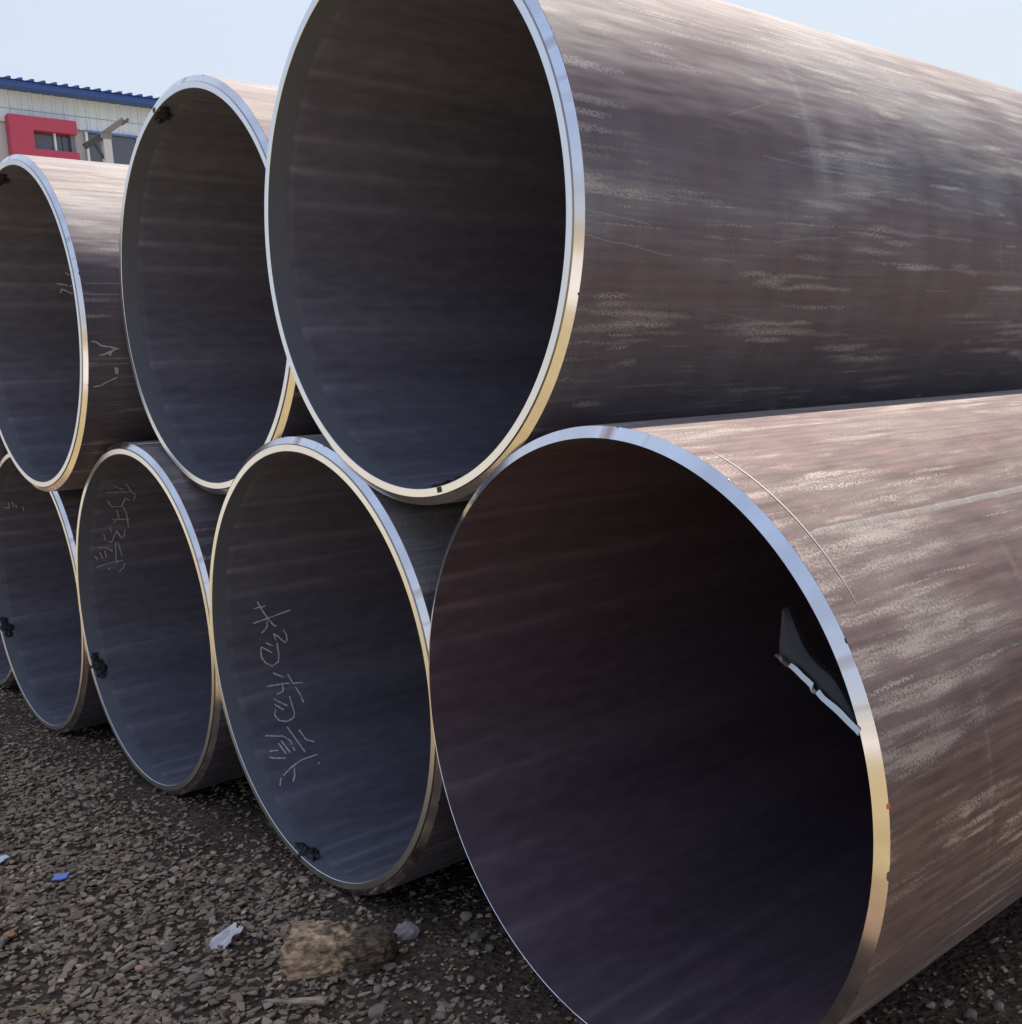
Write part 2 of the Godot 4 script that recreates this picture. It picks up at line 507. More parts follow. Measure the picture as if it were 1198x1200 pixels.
# ---------------------------------------------------------------- the workshop beyond the stack
func build_building() -> void:
	var X := -30.0
	var b := thing("workshop_building", Vector3(X, 0, -12), "white ribbed metal workshop with blue eaves and red panel behind the pipes", "building")
	var white := paint(0.68, 0.76, 0.84, 0.6)
	var blue := paint(0.03, 0.09, 0.34, 0.5)
	var red := paint(0.50, 0.06, 0.115, 0.6)
	var frame := paint(0.75, 0.76, 0.78, 0.5)
	var glass := paint(0.085, 0.095, 0.125, 0.12, 0.0, 0.6)
	var z0 := 16.0; var z1 := -34.0          # along the wall, from the building's own origin
	# ribbed wall sheets, one sheet per four ribs, above and below the ribbon of windows
	for strip in [[8.78, 9.52], [0.0, 6.9]]:
		var z := z0
		while z > z1:
			var g := Geo.new()
			for r in 4:
				var a := z - r * 0.25
				var pts := [[a, 0.0], [a - 0.17, 0.0], [a - 0.185, 0.035], [a - 0.225, 0.035], [a - 0.24, 0.0], [a - 0.2465, 0.0]]
				for k in pts.size() - 1:
					var p: Array = pts[k]; var q: Array = pts[k + 1]
					var ymid: float = lerpf(strip[0], strip[1], 0.42)
					for seg in [[strip[0], ymid - 0.006], [ymid + 0.006, strip[1]]]:
						g.quad(Vector3(p[1], seg[0], p[0]), Vector3(q[1], seg[0], q[0]), Vector3(q[1], seg[1], q[0]), Vector3(p[1], seg[1], p[0]), Vector3(1, 0, 0))
			part("wall_sheet", g, white, b)
			z -= 1.0
	var core := Geo.new()
	core.box(Vector3(-6.04, 4.7, -9), Vector3(11.95, 9.4, 49.8))
	part("wall", core, paint(0.55, 0.56, 0.58, 0.8), b)
	# eaves: fascia, gutter lip and the ends of the roof ribs
	var fa := Geo.new()
	fa.box(Vector3(0.22, 9.575, -9), Vector3(0.44, 0.135, 50.4))
	part("eaves_fascia", fa, blue, b)
	var roof := Geo.new()
	roof.quad(Vector3(0.5, 9.647, 16.3), Vector3(0.5, 9.647, -34.3), Vector3(-6, 10.5, -34.3), Vector3(-6, 10.5, 16.3), Vector3.UP)
	roof.quad(Vector3(-12.5, 9.647, 16.3), Vector3(-12.5, 9.647, -34.3), Vector3(-6, 10.5, -34.3), Vector3(-6, 10.5, 16.3), Vector3.UP)
	for s in [16.3, -34.3]:
		roof.tri(Vector3(0.5, 9.645, s), Vector3(-12.5, 9.645, s), Vector3(-6, 10.5, s), Vector3(0, 0, s))
	var rf := part("roof", roof, blue, b)
	var zr := 16.1
	while zr > -34.0:
		var rg := Geo.new()
		var tilt := atan2(0.853, 6.5)
		rg.box(Vector3(-2.74, 10.10, zr), Vector3(6.55, 0.055, 0.06), Basis(Vector3(0, 0, 1), -tilt))
		part("roof_rib", rg, blue, rf)
		zr -= 0.2457
	# ribbon windows with white mullions
	var wz := z0
	while wz > z1:
		var world_z := wz - 12.0
		if not (world_z < -8.0 and world_z > -10.0):
			var gl := Geo.new()
			gl.box(Vector3(-0.03, 7.83, wz - 0.61), Vector3(0.02, 1.84, 1.16))
			var pane := part("window", gl, glass, b)
			var mu := Geo.new()
			mu.box(Vector3(0.02, 7.83, wz), Vector3(0.06, 1.84, 0.055))
			part("mullion", mu, frame, pane)
			var hd := Geo.new()
			hd.box(Vector3(0.02, 8.755, wz - 0.61), Vector3(0.07, 0.05, 1.22))
			part("window_head", hd, paint(0.12, 0.20, 0.48, 0.5), pane)
			var sl := Geo.new()
			sl.box(Vector3(0.03, 6.905, wz - 0.61), Vector3(0.14, 0.05, 1.22))
			part("window_sill", sl, frame, pane)
		wz -= 1.219
	# red box that stands out from the wall, with its own window
	var rp := Geo.new()
	var y0 := 6.6; var y1 := 8.905
	var za := 3.13; var zb := 1.66            # local z of its ends
	var wa := 2.63; var wb := 1.76; var w0 := 8.16; var w1 := 8.59
	for bx in [[za, wa, y0, y1], [wa, zb, w1, y1], [wa, zb, y0, w0]]:
		rp.box(Vector3(0.13, (bx[2] + bx[3]) / 2.0, (bx[0] + bx[1]) / 2.0), Vector3(0.30, bx[3] - bx[2], absf(bx[0] - bx[1])))
	var redp := part("red_panel", rp, red, b)
	for w in [[wa, 2.15], [2.11, 1.97], [1.95, wb]]:
		var g := Geo.new()
		g.box(Vector3(0.06, (w0 + w1) / 2, (w[0] + w[1]) / 2), Vector3(0.02, w1 - w0, absf(w[0] - w[1])))
		part("pane", g, glass, redp)
	var mb := Geo.new()
	mb.box(Vector3(0.11, (w0 + w1) / 2, 2.13), Vector3(0.08, w1 - w0, 0.045))
	part("mullion", mb, frame, redp)
	var jb := Geo.new()
	jb.box(Vector3(0.10, (w0 + w1) / 2, wb - 0.02), Vector3(0.16, w1 - w0, 0.10))
	part("window_jamb", jb, paint(0.16, 0.17, 0.19, 0.6), redp)
	# post with a floodlight arm in front of the windows
	var px := -27.0
	var p := thing("lamp_post", Vector3(px, 0, -9.98), "tall grey post with a slanted floodlight arm before the workshop windows", "lamp post")
	var pg := Geo.new()
	pg.box(Vector3(0, 3.95, 0), Vector3(0.17, 7.9, 0.17))
	part("post", pg, paint(0.62, 0.62, 0.60, 0.7), p)
	var cap := Geo.new()
	cap.box(Vector3(0, 7.96, 0.02), Vector3(0.20, 0.12, 0.24))
	part("bracket", cap, paint(0.22, 0.21, 0.20, 0.7), p)
	var arm := Geo.new()
	var dir := Vector3(0.1, 0.36, -0.46)
	var bas := Basis.looking_at(dir.normalized(), Vector3.UP)
	arm.box(Vector3(0.02, 8.20, -0.20), Vector3(0.13, 0.11, 0.52), bas)
	part("floodlight", arm, paint(0.24, 0.21, 0.18, 0.7), p)
	var tip := Geo.new()
	tip.box(Vector3(0.05, 8.33, -0.44), Vector3(0.20, 0.05, 0.16), bas)
	part("lamp_head", tip, paint(0.14, 0.12, 0.11, 0.7), p)
	var shade_bars := Geo.new()  # dark bars that stand in for the diagonal shade across the windows
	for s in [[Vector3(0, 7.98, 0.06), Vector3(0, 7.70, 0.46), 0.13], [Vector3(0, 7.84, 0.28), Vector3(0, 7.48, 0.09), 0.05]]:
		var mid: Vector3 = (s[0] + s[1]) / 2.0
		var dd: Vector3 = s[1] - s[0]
		shade_bars.box(mid, Vector3(s[2], s[2], dd.length()), Basis.looking_at(dd.normalized(), Vector3.RIGHT))
	part("shade_bars", shade_bars, paint(0.07, 0.07, 0.08, 0.8), p)


# ---------------------------------------------------------------- pipes
func build_pipes() -> void:
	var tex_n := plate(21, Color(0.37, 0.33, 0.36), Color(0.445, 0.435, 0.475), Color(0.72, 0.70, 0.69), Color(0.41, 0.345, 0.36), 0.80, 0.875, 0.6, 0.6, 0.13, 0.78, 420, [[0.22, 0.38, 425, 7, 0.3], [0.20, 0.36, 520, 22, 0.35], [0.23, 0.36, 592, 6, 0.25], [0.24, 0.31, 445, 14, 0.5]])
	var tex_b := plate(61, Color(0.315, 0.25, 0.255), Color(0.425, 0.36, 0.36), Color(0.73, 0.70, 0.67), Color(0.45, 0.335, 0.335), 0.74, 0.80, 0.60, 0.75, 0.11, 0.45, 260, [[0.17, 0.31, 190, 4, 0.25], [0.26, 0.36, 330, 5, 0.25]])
	var dents := bump_tex(9, 0.02, 4, 1024, 200, 1024, 5.0)
	var walls: Array = []
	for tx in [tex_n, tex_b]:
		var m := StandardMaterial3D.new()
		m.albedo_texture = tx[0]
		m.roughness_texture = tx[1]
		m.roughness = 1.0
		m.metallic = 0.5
		m.rim_enabled = true; m.rim = 0.15; m.rim_tint = 0.3   # soft sheen at grazing angles
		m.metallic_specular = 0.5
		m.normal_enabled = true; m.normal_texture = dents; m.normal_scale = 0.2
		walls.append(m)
	# inside: the same plate, darker and smoother
	var bw := 1024
	var st := gray(81, 0.03, 5, bw, 60, bw, bw); var gr := gray(82, 0.1, 4, bw, 512, bw, bw)
	var px := PackedByteArray(); px.resize(bw * bw * 3)
	for i in bw * bw:
		var k := st[i] * 0.00030 + gr[i] * 0.00030
		var dep := float(i / bw) / bw * 6.0
		var ang := float(i % bw) / bw * TAU - PI / 2
		k += pow(maxf(0.0, sin(44.0 * ang)), 2.5) * exp(-dep / 0.42) * (0.004 + 0.00050 * st[i]) * (0.25 + 1.5 * clampf(gr[(i % bw)] / 255.0 - 0.15, 0.0, 1.0))   # pale ribs, strongest at the mouth and fading with depth
		px[i * 3] = int((0.325 + k) * 255); px[i * 3 + 1] = int((0.305 + k) * 255); px[i * 3 + 2] = int((0.342 + k) * 255)
	var bore := StandardMaterial3D.new()
	bore.albedo_texture = ImageTexture.create_from_image(Image.create_from_data(bw, bw, false, Image.FORMAT_RGB8, px))
	bore.roughness = 0.34
	bore.metallic_specular = 0.5
	bore.normal_enabled = true; bore.normal_texture = dents; bore.normal_scale = 0.25
	var bore_brown := bore.duplicate() as StandardMaterial3D
	bore_brown.albedo_color = Color(0.90, 0.80, 0.80)
	var margin := paint(0.20, 0.20, 0.225, 0.42, 0.4)
	margin.normal_enabled = true; margin.normal_texture = dents; margin.normal_scale = 0.2
	# machined ends: bright steel with fine turning marks
	var cut := StandardMaterial3D.new()
	var ring := gray(35, 0.02, 4, 1024, 8, 1024, 64)
	var rpx := PackedByteArray(); rpx.resize(1024 * 64 * 3)
	for i in 1024 * 64:
		var k := ring[i] / 255.0
		var br := clampf((k - 0.72) * 6.0, 0.0, 1.0) * 0.6
		rpx[i * 3] = int(lerpf(212 + 24 * k, 150, br)); rpx[i * 3 + 1] = int(lerpf(205 + 28 * k, 112, br)); rpx[i * 3 + 2] = int(lerpf(203 + 30 * k, 95, br))
	cut.albedo_texture = ImageTexture.create_from_image(Image.create_from_data(1024, 64, false, Image.FORMAT_RGB8, rpx))
	cut.metallic = 1.0; cut.roughness = 0.17
	var land := paint(0.78, 0.76, 0.74, 0.30, 1.0)
	var root := paint(0.28, 0.26, 0.25, 0.4, 1.0)
	var scorched := paint(0.012, 0.011, 0.012, 0.65)
	var chalk := paint(0.62, 0.60, 0.60, 0.95)
	var chalk_out := paint(0.42, 0.40, 0.38, 0.95)
	var weld := paint(0.30, 0.28, 0.27, 0.4, 0.6)

	var seam_mat := paint(1, 1, 1, 0.62, 0.4)
	var sg_ := gray(91, 0.12, 4, 64, 512, 512, 512)
	var spx := PackedByteArray(); spx.resize(512 * 512 * 3)
	for i in 512 * 512:
		spx[i * 3] = 88 + int(sg_[i] * 0.36); spx[i * 3 + 1] = 78 + int(sg_[i] * 0.36); spx[i * 3 + 2] = 76 + int(sg_[i] * 0.35)
	seam_mat.albedo_texture = ImageTexture.create_from_image(Image.create_from_data(512, 512, false, Image.FORMAT_RGB8, spx))
	seam_mat.uv1_scale = Vector3(0.6, 8.0, 1)
	var spots := [
		["B1", -1.8042, 0.71, -1.5692, 0.00, "nearest bottom pipe, brown and heavily scuffed, with one broad shiny rim"],
		["B2", -3.2303, 0.71, -1.6137, 0.31, "bottom pipe with large chalk writing inside, beside the nearest brown pipe"],
		["B3", -4.6868, 0.71, -1.6497, 0.57, "bottom pipe with small faint chalk writing, between chalked pipe and left edge"],
		["B4", -6.1373, 0.71, -1.6807, 0.13, "bottom pipe half cut by the photo's left edge, weld stub on its left rim"],
		["B5", -7.5600, 0.71, -1.81, 0.77, "bottom pipe of which only a sliver of rim shows at the far left"],
		["T1", -2.5172, 1.9403, -1.6, 0.0, "largest upper pipe, grey purple with pale streaks, resting on the nearest brown pipe"],
		["T2", -3.9586, 1.9313, -1.706, 0.46, "middle upper pipe with sunlit top against the sky, weld stub at its crown"],
		["T3", -5.4121, 1.9331, -1.5734, 0.66, "upper pipe in front of the red panelled workshop, chalk scribbles on its flank"],
		["T4", -6.8490, 1.9333, -1.64, 0.88, "upper pipe at the far left end of the row, next to the scribbled one"],
	]
	for s in spots:
		var id: String = s[0]
		var o := thing("steel_pipe", Vector3(s[1], s[2] - R, s[3]), s[5], "pipe", "large steel pipes stacked two rows high")
		var big := id == "B1"
		var ri := 0.6842 if big else 0.6665
		var sd := int(s[4] * 100)
		var be := 0.0154 if big else 0.0162
		var put := func(called: String, g: Geo, m: Material) -> MeshInstance3D:
			var p := part(called, g, m, o)
			p.position.y = R
			return p
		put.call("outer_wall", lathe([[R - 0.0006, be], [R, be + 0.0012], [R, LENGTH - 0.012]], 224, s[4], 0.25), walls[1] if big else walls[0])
		var mdepth := 0.0 if big else (0.060 if id in ["T1", "T2"] else 0.046)
		var far_end := [[ri, LENGTH], [R - 0.008, LENGTH], [R, LENGTH - 0.012]]
		if big:
			put.call("bore", lathe([[ri, LENGTH], [ri, 0.0012]], 704, 0.0, 1.0 / 6.0, 0.0015, sd), bore_brown)
			put.call("bevel", lathe([[ri, 0.0012], [ri + 0.0008, 0.0], [R - 0.0006, be]], 256, s[4]), cut)
		else:
			put.call("bore", lathe([[ri - 0.0018, LENGTH], [ri - 0.0018, mdepth + 0.020], [ri, mdepth]], 704, 0.0, 1.0 / 6.0, 0.0015, sd), bore)
			put.call("inner_margin", lathe([[ri, mdepth], [ri, 0.0012]], 256, s[4]), margin)
			put.call("land", lathe([[ri, 0.0012], [ri + 0.001, 0.0], [0.6870, 0.0]], 256, s[4]), land)
			put.call("bevel_root", lathe([[0.6870, 0.0], [0.6895, 0.0040]], 256, s[4]), root)
			put.call("bevel", lathe([[0.6895, 0.0040], [R - 0.0006, be]], 256, s[4]), cut)
		put.call("far_end", lathe(far_end, 128), land)

		if big:
			# shallow ground line round the wall, and the long weld
			var arc := Geo.new()
			for k in 60:
				var a := deg_to_rad(lerpf(66.0, 31.0, k / 60.0)); var c := deg_to_rad(lerpf(66.0, 31.0, (k + 1) / 60.0))
				var da := lerpf(0.069, 0.089, k / 60.0); var dc := lerpf(0.069, 0.089, (k + 1) / 60.0)
				var wd := 0.0004 + 0.0018 * sin(PI * pow(k / 60.0, 0.6))
				var ra := Vector3(cos(a), sin(a), 0) * (R + 0.0012); var rc := Vector3(cos(c), sin(c), 0) * (R + 0.0012)
				arc.quad(ra + Vector3(0, 0, -da + wd), rc + Vector3(0, 0, -dc + wd), rc + Vector3(0, 0, -dc - wd), ra + Vector3(0, 0, -da - wd), ra)
			put.call("scribed_line", arc, paint(0.42, 0.37, 0.345, 0.7))
			put.call("weld_seam", seam(43.9, 0.088, 0.011, 0.0007), seam_mat)
			put.call("torn_lug", lug(), paint(0.03, 0.026, 0.028, 0.55, 0.3, 0.4))
			put.call("torn_lug_edge", lug_edge(), paint(0.50, 0.49, 0.47, 0.35, 0.9))
			var dab := stone(Vector3(0.010, 0.012, 0.006), 4, 8, 5)
			var pd: MeshInstance3D = put.call("paint_dab", dab, paint(0.62, 0.12, 0.03, 0.6))
			pd.position += Vector3(cos(0.045) * 0.708, sin(0.045) * 0.708, -0.0155)
			var nick: MeshInstance3D = put.call("nick", stone(Vector3(0.008, 0.022, 0.008), 5, 8, 5), paint(0.10, 0.08, 0.06, 0.8))
			nick.position += Vector3(cos(-0.135) * 0.708, sin(-0.135) * 0.708, -0.0155)
		if id == "T3":
			put.call("weld_seam", seam(45.25, 0.02, 0.008, 0.0014), paint(0.11, 0.10, 0.10, 0.6, 0.3))
			put.call("chalk_marks", strokes([[V(350.8, 0.030), V(350.4, 0.049), V(349.3, 0.064), V(348.9, 0.098), V(348.2, 0.131)], [V(347.6, 0.098), V(346.6, 0.077), V(346.4, 0.057)], [V(348.4, 0.124), V(347.6, 0.103), V(346.3, 0.097)], [V(347.9, 0.11), V(346.9, 0.09), V(346.2, 0.10)], [V(336.1, 0.035), V(336.4, 0.060), V(337.7, 0.088), V(339.0, 0.123)], [V(342.4, 0.115), V(340.2, 0.118)], [V(342.2, 0.123), V(340.0, 0.126)], [V(341.8, 0.119), V(340.4, 0.122)]], 0.7112, 0.006), chalk_out)
			put.call("chalk_marks", strokes([[V(343.4, 0.02), V(343.5, 0.17)], [V(368.6, 0.03), V(368.9, 0.164)], [V(365.2, 0.03), V(365.3, 0.164)]], 0.7112, 0.004), paint(0.20, 0.19, 0.195, 0.9))
			put.call("chalk_writing", strokes([[V(151.5, 0.377), V(153.2, 0.405)], [V(156.8, 0.349), V(157.8, 0.416)], [V(160.8, 0.365), V(159.1, 0.371), V(161.2, 0.420)]], 0.6618, 0.006), chalk)
		if id == "B2":
			put.call("chalk_writing", strokes(writing_large(), 0.6618, 0.0048), chalk)
		if id == "B3":
			put.call("chalk_writing", strokes(writing_small(), 0.6618, 0.0046), paint(0.50, 0.49, 0.50, 0.95))
		if id == "B4":
			put.call("chalk_writing", strokes([[V(143.3, 0.061), V(144.2, 0.090)], [V(141.0, 0.083), V(144.0, 0.091)], [V(140.6, 0.099), V(143.6, 0.110)], [V(142.3, 0.119), V(144.4, 0.123)], [V(144.1, 0.152), V(146.8, 0.160)]], 0.6618, 0.006), paint(0.50, 0.49, 0.50, 0.95))
		# knocks along the rim
		var rn := RandomNumberGenerator.new()
		rn.seed = 300 + sd + int(s[1] * 10)
		for k in 4:
			var a := rn.randf_range(-0.6, 1.7)
			var nk: MeshInstance3D = put.call("nick", stone(Vector3(0.004, rn.randf_range(0.006, 0.016), 0.005), 600 + k, 7, 4), root if k % 2 else scorched)
			nk.position += Vector3(cos(a) * (R - 0.0015), sin(a) * (R - 0.0015), -be)
			nk.rotation.z = a
		# burnt weld stubs left just inside the rims
		var stubs := {"B2": -105.7, "B3": -156.8, "B4": -158.6, "T1": -81.0, "T2": 106.0, "T3": 103.0}
		if stubs.has(id):
			var a := deg_to_rad(stubs[id])
			var sg := Geo.new()
			for q in [[0.0, 0.026, 0.046, 0.016], [0.040, 0.030, 0.036, 0.020], [-0.036, 0.022, 0.034, 0.014], [0.012, 0.045, 0.034, 0.018]]:
				var bl := stone(Vector3(q[3], q[2], q[2] * 0.9) * 1.25, int(q[1] * 1000) + sd, 9, 7, 0.7)
				var aa: float = a + q[0] / ri
				var bs := Basis(Vector3(0, 0, 1), aa)
				for k in bl.v.size():
					sg.v.append(bs * bl.v[k] + Vector3(cos(aa) * (ri - 0.002), sin(aa) * (ri - 0.002), -q[1]))
					sg.n.append(bs * bl.n[k]); sg.t.append(Vector2.ZERO); sg.c.append(Color.WHITE)
			put.call("weld_stub", sg, scorched)
			var notch := Geo.new()
			notch.box(Vector3(cos(a) * 0.675, sin(a) * 0.675, 0.0), Vector3(0.014, 0.016, 0.004), Basis(Vector3(0, 0, 1), a))
			put.call("rim_notch", notch, scorched)


func seam(deg: float, from: float, width: float, height: float) -> Geo:
	var g := Geo.new()
	var wob := field(int(deg), 6.0, 3)
	var n := 160
	var rows: Array = []
	for i in n + 1:
		var d := from + 3.6 * pow(float(i) / n, 1.3)
		var row: Array = []
		for k in 7:
			var s := (k - 3) / 3.0
			var a := deg_to_rad(deg) + (s * width + 0.002 * wob.get_noise_1d(d * 3.0)) / R
			var h := height * (1.0 - s * s) * (0.8 + 0.4 * wob.get_noise_2d(d * 6.0, s)) * clampf(i / 3.0, 0.0, 1.0) - 0.0003
			row.append(Vector3(cos(a), sin(a), 0) * (R + h) + Vector3(0, 0, -d))
		rows.append(row)
	for i in n:
		for k in 6:
			g.quad(rows[i][k], rows[i + 1][k], rows[i + 1][k + 1], rows[i][k + 1], rows[i][k])
	return g


# The bent steel lug that sticks out inside the near pipe's mouth (points in the plane of its end).
func lug() -> Geo:
	var g := Geo.new()
	var lower := Curve3D.new()
	var upper := Curve3D.new()
	for p in [Vector3(0.668, 0.155, -0.004), Vector3(0.655, 0.161, -0.006), Vector3(0.580, 0.199, -0.020), Vector3(0.539, 0.222, -0.030), Vector3(0.489, 0.244, -0.045), Vector3(0.445, 0.260, -0.060), Vector3(0.436, 0.340, -0.085)]:
		lower.add_point(p)
	for p in [Vector3(0.652, 0.180, -0.010), Vector3(0.634, 0.198, -0.018), Vector3(0.589, 0.239, -0.032), Vector3(0.548, 0.257, -0.042), Vector3(0.512, 0.275, -0.057), Vector3(0.483, 0.300, -0.072), Vector3(0.444, 0.348, -0.092)]:
		upper.add_point(p)
	var n := 24
	var m := 6
	var rows: Array = []
	for i in n + 1:
		var a := lower.sample_baked(lower.get_baked_length() * i / n, true)
		var b := upper.sample_baked(upper.get_baked_length() * i / n, true)
		var row: Array = []
		for k in m + 1:
			row.append(a.lerp(b, float(k) / m) + Vector3(0, 0, 0.007 * sin(PI * k / m)))
		rows.append(row)
	for i in n:
		for k in m:
			var nm: Array = []
			for c in [[i, k], [i + 1, k], [i + 1, k + 1], [i, k + 1]]:
				var du: Vector3 = rows[mini(c[0] + 1, n)][c[1]] - rows[maxi(c[0] - 1, 0)][c[1]]
				var dv: Vector3 = rows[c[0]][mini(c[1] + 1, m)] - rows[c[0]][maxi(c[1] - 1, 0)]
				var nn := du.cross(dv).normalized()
				nm.append(nn if nn.z > 0.0 else -nn)
			g.tri_n(rows[i][k], rows[i + 1][k], rows[i + 1][k + 1], nm[0], nm[1], nm[2])
			g.tri_n(rows[i][k], rows[i + 1][k + 1], rows[i][k + 1], nm[0], nm[2], nm[3])
			var o := Vector3(0, 0, -0.014)
			g.quad(rows[i][k] + o, rows[i + 1][k] + o, rows[i + 1][k + 1] + o, rows[i][k + 1] + o, Vector3(0, 0, -1))
		for k in [0, m]:
			g.quad(rows[i][k], rows[i + 1][k], rows[i + 1][k] + Vector3(0, 0, -0.014), rows[i][k] + Vector3(0, 0, -0.014), rows[i][k] - rows[i][m - k])
	return g


func lug_edge() -> Geo:
	var g := Geo.new()
	var line: Array = [Vector3(0.668, 0.155, -0.004), Vector3(0.655, 0.161, -0.006), Vector3(0.580, 0.199, -0.020), Vector3(0.539, 0.222, -0.030), Vector3(0.489, 0.244, -0.045), Vector3(0.445, 0.260, -0.060)]
	var wide: Array = [0.012, 0.016, 0.016, 0.017, 0.012, 0.005]
	var f := field(77, 8.0, 2)
	var n := 40
	var rows: Array = []
	for i in n + 1:
		var u := 5.0 * i / n
		var k := mini(int(u), 4)
		var p: Vector3 = line[k].lerp(line[k + 1], u - k)
		var d: Vector3 = (line[k + 1] - line[k]).normalized()
		var w: float = lerpf(wide[k], wide[k + 1], u - k) * (1.0 + 0.25 * f.get_noise_1d(i * 0.01))
		if absf(u - 2.55) < 0.12 or (u > 4.1 and u < 4.6): w *= 0.45
		var n2 := Vector3(-d.y, d.x, 0).normalized()
		if n2.y < 0.0: n2 = -n2
		rows.append([p + Vector3(0, 0, 0.003), p + n2 * w * 0.5 + Vector3(0, 0, 0.018), p + n2 * w + Vector3(0, 0, 0.011)])
	for i in n:
		for k in 2:
			g.quad(rows[i][k], rows[i + 1][k], rows[i + 1][k + 1], rows[i][k + 1], Vector3(0, 0, 1))
	return g


func writing_large() -> Array:
	return [[V(169.3, 0.162), V(171.3, 0.173), V(175.2, 0.198), V(177.8, 0.219), V(178.5, 0.236)], [V(171.3, 0.147), V(171.1, 0.191)], [V(175.9, 0.143), V(175.2, 0.198), V(173.9, 0.286)], [V(175.9, 0.195), V(177.6, 0.194), V(178.7, 0.185), V(179.4, 0.171)], [V(179.7, 0.252), V(181.4, 0.263), V(183.2, 0.263), V(183.9, 0.255), V(182.8, 0.243), V(181.4, 0.230), V(180.4, 0.215)], [V(180.4, 0.215), V(183.5, 0.224), V(187.0, 0.225), V(189.3, 0.219), V(190.3, 0.193), V(188.9, 0.172), V(187.0, 0.160), V(185.1, 0.160), V(183.7, 0.165)], [V(183.7, 0.165), V(186.2, 0.201)], [V(182.8, 0.183), V(184.1, 0.208)],
		[V(192.4, 0.191), V(194.5, 0.227)], [V(193.9, 0.244), V(197.4, 0.258), V(200.6, 0.271), V(203.7, 0.276)], [V(196.1, 0.160), V(196.4, 0.222), V(197.5, 0.294)], [V(196.4, 0.217), V(198.7, 0.213), V(199.1, 0.188)], [V(200.4, 0.173), V(203.5, 0.215)], [V(202.0, 0.170), V(204.4, 0.196)], [V(203.6, 0.169), V(205.2, 0.159), V(207.3, 0.169), V(208.2, 0.195), V(207.7, 0.221), V(206.1, 0.232), V(200.7, 0.231)],
		[V(210.8, 0.104), V(212.4, 0.165), V(214.4, 0.183), V(217.9, 0.184)], [V(211.7, 0.227), V(215.4, 0.239), V(216.8, 0.264)], [V(209.8, 0.189), V(215.0, 0.206), V(219.2, 0.217)], [V(214.1, 0.139), V(218.1, 0.151)], [V(213.6, 0.152), V(218.1, 0.166)], [V(217.6, 0.090), V(218.4, 0.105), V(219.4, 0.143)], [V(215.9, 0.099), V(216.3, 0.129)], [V(224.7, 0.109), V(222.8, 0.148), V(221.4, 0.194), V(221.1, 0.256)], [V(223.7, 0.247), V(224.5, 0.245)], [V(223.2, 0.157), V(225.8, 0.146), V(227.6, 0.130)], [V(225.2, 0.098), V(227.6, 0.082)]]


func writing_small() -> Array:
	return [[V(131.1, 0.084), V(132.0, 0.189), V(134.2, 0.210), V(137.3, 0.209)], [V(126.4, 0.150), V(132.0, 0.189)], [V(127.7, 0.109), V(130.6, 0.152)], [V(135.9, 0.098), V(139.3, 0.120), V(139.6, 0.162), V(135.3, 0.171), V(137.1, 0.191)], [V(141.1, 0.144), V(145.1, 0.160), V(147.4, 0.140)], [V(145.5, 0.130), V(146.6, 0.207)], [V(139.4, 0.166), V(143.6, 0.190), V(150.3, 0.207)], [V(152.0, 0.103), V(154.8, 0.113), V(156.2, 0.139), V(151.0, 0.156), V(154.8, 0.180), V(153.6, 0.192), V(151.0, 0.192)], [V(148.8, 0.125), V(151.6, 0.136)], [V(156.2, 0.156), V(165.3, 0.161)], [V(156.3, 0.166), V(163.2, 0.187)], [V(157.5, 0.081), V(158.2, 0.119), V(159.8, 0.144)], [V(160.8, 0.069), V(162.6, 0.082)], [V(159.5, 0.090), V(162.5, 0.103)], [V(159.3, 0.111), V(162.3, 0.119)], [V(165.6, 0.077), V(164.7, 0.128), V(164.3, 0.191)], [V(165.6, 0.196), V(167.5, 0.189), V(168.7, 0.171)], [V(167.2, 0.125), V(166.6, 0.134)]]


# ---------------------------------------------------------------- things lying on the gravel
func lay(called: String, g: Geo, m: Material, x: float, z: float, lift: float, turn: Vector3, label: String, category: String, group := "") -> void:
	var o := part(called, g, m)
	o.position = Vector3(x, ground_y(x, z) + lift, z)
	o.rotation = turn
	tag(o, label, category, group)


func scrap(w: float, h: float, seed_: int, crumple: float) -> Geo:
	var g := Geo.new()
	var f := field(seed_, 9.0, 2)
	var n := 14
	var p: Array = []
	for i in n + 1:
		for j in n + 1:
			var u := float(i) / n - 0.5; var v := float(j) / n - 0.5
			var x := u * w * (1.0 + 0.25 * f.get_noise_2d(v * 0.3, 5.0)); var z := v * h * (1.0 + 0.35 * f.get_noise_2d(u * 0.3, 9.0))
			p.append(Vector3(x + crumple * 0.4 * f.get_noise_2d(x, z + 3.0), absf(crumple * f.get_noise_2d(x, z)) + crumple * 0.9 * (0.25 - u * u), z))
	for i in n:
		for j in n:
			var a: Vector3 = p[i * (n + 1) + j]; var b: Vector3 = p[(i + 1) * (n + 1) + j]; var c: Vector3 = p[(i + 1) * (n + 1) + j + 1]; var d: Vector3 = p[i * (n + 1) + j + 1]
			g.quad(a, b, c, d, Vector3.UP)
			g.quad(a - Vector3(0, 0.0015, 0), b - Vector3(0, 0.0015, 0), c - Vector3(0, 0.0015, 0), d - Vector3(0, 0.0015, 0), Vector3.DOWN)
	return g


